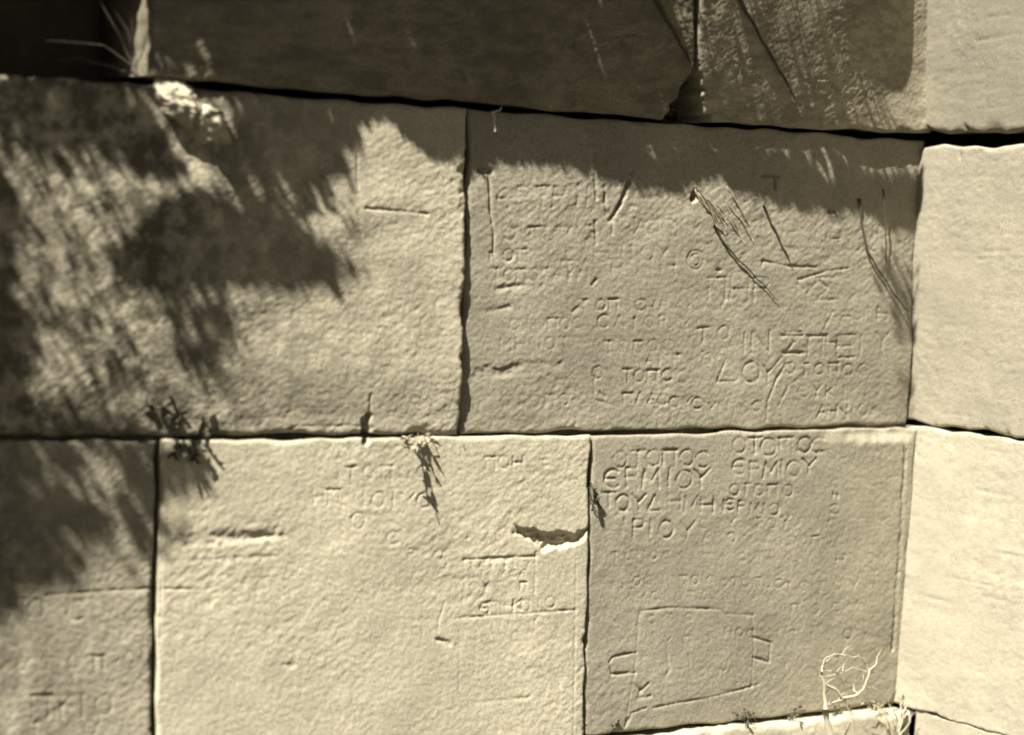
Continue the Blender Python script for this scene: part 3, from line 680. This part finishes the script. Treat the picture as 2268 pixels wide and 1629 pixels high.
leafy('dark drooping weed in the shaded joint at the left', (400, 965), [(430, 1022, .02), (446, 1002, .03), (384, 1014, .02), (350, 892, .02), (374, 876, .03), (330, 904, .02), (466, 966, .03), (462, 926, .02), (386, 902, .015), (410, 1010, .03), (360, 930, .03), (440, 1030, .015)], 12, .016, M['leaf'], M['bark'], 5)
def light_streaks():  # pale strands standing in for gaps of light in the shade
    rs = np.random.RandomState(12); st_ = []
    for k in range(10):
        x0 = rs.uniform(1530, 1610); y0 = 400+rs.uniform(-6, 16); L = rs.uniform(50, 190); a = rs.uniform(.78, 1.08); st0 = rs.uniform(.001, .007)
        q = [(x0, y0, -.012)]
        for u in (.15, .4, .7, 1.0): q.append((x0+math.cos(a)*L*u+rs.uniform(-3, 3), y0+math.sin(a)*L*u*(1+.12*u)+rs.uniform(-3, 3), -.001+st0*math.sin(u*2.4)))
        st_.append((q, rs.uniform(.0013, .0024), .0007))
    weed('pale strands standing for light gaps below the hole in the middle course', (1565, 410, .0), [], st_, M['dry'], M['dry'], 'weed', 'light_streaks')
light_streaks()
weed('short pale stalk lying below the left end of the upper course', (966, 342, .0), [], [([(962, 338, .012), (980, 362, .010), (1006, 402, .008)], .0045, .0035)], M['straw'], M['straw'], 'weed', 'straw_stalk')
weed('tiny white sprig at the top of the upright joint', (1095, 246, .0), [], [([(1096, 292, .02), (1094, 262, .024), (1090, 246, .026)], .0018, .0014), ([(1088, 250, .026), (1106, 246, .026), (1112, 238, .026)], .0016, .001)], M['straw'], M['straw'], 'weed', 'dry_sprig')
def shadow_tube(label, pts, r0, r1, m='root'):  # dark tubes on the face standing in for shadows of stems
    t = Tubes(); t.add([W(*p) for p in pts], r0, r1*.6, 7, .0007)
    o = t.build('stem_shadow_tube', M[m]); tag(o, label, 'root', 'tubes standing for stem shadows on the wall'); return o
shadow_tube('long dark stem-shadow tube slanting down the brown upper corner block', [(x, y, face_u(x, y)+.002) for x, y in ((1632, -12), (1664, 44), (1700, 110), (1735, 170), (1764, 222))], .0042, .0022)
shadow_tube('dark stem-shadow tube slanting to the chipped joint of the upper course', [(x, y, face_u(x, y)+.002) for x, y in ((1448, -8), (1490, 66), (1518, 116), (1532, 140))], .0042, .0025)
shadow_tube('curved dark stem-shadow tube hanging to the corner in the middle course', [(1904, 440, .001), (1908, 500, .002), (1922, 560, .003), (1955, 612, .002), (1985, 660, .000), (2012, 690, -.002)], .0028, .0018)
shadow_tube('straight thin stem-shadow tube hanging beside the curved one near the corner', [(1956, 420, .002), (1960, 480, .002), (1962, 540, .001), (1962, 610, -.001)], .0022, .0012)
shadow_tube('slanting stem-shadow tube right of the light streaks', [(1690, 455, .001), (1716, 510, .003), (1740, 560, .002), (1756, 594, .000)], .0024, .0012)
shadow_tube('slanting stem-shadow tube below the light streaks', [(1580, 500, .000), (1610, 548, .002), (1650, 590, .003), (1690, 630, .003), (1724, 668, .001)], .0024, .0012)
# dry twigs in the dark gap
weed('wispy dry twigs in the dark gap at the upper left', (296, 162, .0), [],
     [([(304, 166, .0), (250, 150, .015), (180, 128, .03)], .0022, .001), ([(300, 160, .0), (270, 90, -.01), (215, -10, -.02)], .0014, .0007), ([(300, 158, .0), (284, 70, .0), (245, 10, .0)], .0012, .0006),
      ([(298, 150, -.02), (230, 100, -.03), (100, 90, -.05)], .0012, .0006), ([(305, 165, .005), (296, 100, .01), (290, 30, .01)], .001, .0006), ([(180, 128, .03), (130, 134, .03)], .001, .0006)], M['root'], M['root'], 'twig', 'dry_twig')
# rubble stone wedged at the joint
def lump(name, label, px, py, rx, ry, rd, seed, mat):
    c = W(px, py); n, m = 90, 60; V = []
    th = np.linspace(0, 2*math.pi, n, endpoint=False); ph = np.linspace(-math.pi/2, math.pi/2, m)
    TH, PH = np.meshgrid(th, ph)
    X = np.cos(PH)*np.cos(TH); Y = np.cos(PH)*np.sin(TH); Z = np.sin(PH)
    rs = np.random.RandomState(seed); k = np.full(X.shape, 1.25)
    for _ in range(16):                                                # broken flat facets
        nn = rs.randn(3); nn /= np.linalg.norm(nn); dt = X*nn[0]+Y*nn[1]+Z*nn[2]
        k = np.where(dt > .05, np.minimum(k, rs.uniform(.62, 1.0)/np.maximum(dt, .05)), k)
    k = k+.10*pn(X*3.6+Y, Z*3.6, seed+1)+.07*pn(X*9+Y*3, Z*9, seed+2)+.04*pn(X*20+Y*7, Z*20, seed+3)
    V = np.stack([c[0]+rx*k*X+.5*rx*(-Z), c[1]-.004+rd*k*Y, c[2]+ry*k*Z], -1).reshape(-1, 3)
    i = np.arange(n*m).reshape(m, n); i2 = np.roll(i, -1, 1)
    F = np.stack([i[:-1], i2[:-1], i2[1:], i[1:]], -1).reshape(-1, 4)
    o = link(name, mesh_np(name, V, F), M[mat]); return tag(o, label, 'stone')
lump('broken_stone', 'pale knobbly broken stone wedged under the end of the dark upper block', 386, 228, .044, .046, .050, 3, 'pale')
lump('broken_stone', 'smaller rough stone below the pale knobbly one', 448, 284, .038, .040, .046, 9, 'pale')

# bleached dry branches standing before the foot of the wall
def standing(label, stems, name='dry_branch', mat='straw', leaves=None, cat='branch'):
    t = Tubes()
    g = on_front(*stems[0][0][0][:2], stems[0][0][0][2])
    root = empty(name, (g[0], g[1], -.79), label, cat)
    for pts, r0, r1 in stems: t.add([W(*p) for p in pts], r0*1.15, r1*1.1, 6, .001)
    rs = np.random.RandomState(len(label))
    for pts, r0, r1 in stems:                                          # hair-fine side twigs
        for (ax, ay, ao), (bx, by, bo) in zip(pts[:-1], pts[1:]):
            if ay > 1640: continue
            for _ in range(1):
                u = rs.rand(); x, y, oo = ax+(bx-ax)*u, ay+(by-ay)*u, ao+(bo-ao)*u
                a = math.atan2(by-ay, bx-ax)+rs.choice([-1, 1])*rs.uniform(.4, 1.0); l = rs.uniform(10, 34)
                x1, y1 = x+math.cos(a)*l*.5, y+math.sin(a)*l*.5-3; x2, y2 = x+math.cos(a+.3)*l, y+math.sin(a+.3)*l-8
                t.add([W(x, y, oo), W(x1, y1, oo+rs.uniform(-.006, .006)), W(x2, y2, oo+rs.uniform(-.012, .012))], .0011, .0005, 5)
    t.build('stem', M[mat], root)
    if leaves:
        l = Tubes()
        for (a, b, o0, o1, w) in leaves:
            A = W(*a, o0); B = W(*b, o1); d = B-A; l.leaf(A, d, [-.3, -.3, 1], np.linalg.norm(d), w)
        l.build('leaf', M['leaf'], root)
    return root
o = .10
standing('bleached forked dry branch standing before the lower corner block',
 [([(1846, 1860, o), (1838, 1640, o), (1828, 1570, o)], .0075, .006), ([(1828, 1570, o), (1826, 1520, o), (1820, 1488, o)], .0034, .0022), ([(1820, 1488, o), (1826, 1462, o), (1848, 1450, o+.02), (1872, 1452, o+.02)], .0016, .0009),
  ([(1826, 1518, o), (1850, 1526, o), (1862, 1542, o), (1868, 1550, o)], .0022, .002), ([(1864, 1548, o), (1900, 1540, o), (1916, 1520, o), (1926, 1486, o), (1942, 1468, o)], .0028, .0012),
  ([(1926, 1486, o), (1912, 1458, o), (1890, 1448, o)], .0012, .0008), ([(1900, 1540, o), (1880, 1520, o-.01), (1862, 1500, o-.01), (1842, 1486, o)], .0011, .0006), ([(1826, 1500, o), (1860, 1494, o), (1890, 1480, o), (1920, 1488, o)], .0010, .0006),
  ([(1828, 1566, o), (1850, 1556, o), (1874, 1550, o)], .002, .0012), ([(1872, 1552, o), (1884, 1590, o)], .001, .0007)])
standing('pale twiggy dry bush in the corner at the foot of the side wall',
 [([(1978, 1860, .05), (1986, 1640, .05), (2000, 1540, .05)], .0042, .0022), ([(1990, 1620, .05), (2010, 1560, .06), (2014, 1545, .06)], .0018, .001), ([(1984, 1650, .05), (1960, 1580, .05), (1935, 1552, .05)], .0018, .0008),
  ([(1992, 1600, .05), (1972, 1560, .06)], .0012, .0007), ([(1986, 1640, .05), (2016, 1600, .07), (2020, 1575, .07)], .0016, .0008), ([(1984, 1660, .05), (1966, 1620, .06), (1950, 1600, .06)], .0014, .0008), ([(1996, 1570, .05), (1990, 1545, .05)], .001, .0006)],
 'dry_bush', leaves=[((1985, 1650), (2004, 1600), .06, .05, .012), ((1990, 1660), (2012, 1620), .06, .05, .012), ((1975, 1650), (1990, 1610), .06, .05, .010), ((1990, 1600), (2008, 1570), .04, .05, .008), ((1976, 1560), (1980, 1530), .01, .02, .016), ((1990, 1640), (2018, 1640), .06, .05, .012)], cat='bush')
def foot_weed(label, px, py, n, spread, seed, dark=True):
    rs = np.random.RandomState(seed)
    tips = [(px+rs.uniform(-1, 1)*spread, py+rs.uniform(-24, 12), rs.uniform(.01, .04)) for _ in range(max(4, n//2))]
    leafy(label, (px, py+6), tips, 7, .010, M['leaf' if dark else 'dry'], M['dry'], seed)
foot_weed('dark weed at the bottom end of the upright joint', 1288, 1618, 9, 22, 1)
foot_weed('dark weed under the left edge of the framed panel', 1368, 1614, 8, 20, 2)
foot_weed('bushy dark weed in the foot joint under the framed panel', 1652, 1598, 16, 40, 3)
foot_weed('little weed in the foot joint left of the forked branch', 1748, 1590, 7, 22, 4)
foot_weed('low weed in the foot joint behind the forked branch', 1856, 1578, 9, 30, 5)
foot_weed('sparse weed in the foot joint between branch and dry bush', 1935, 1572, 8, 30, 6, False)
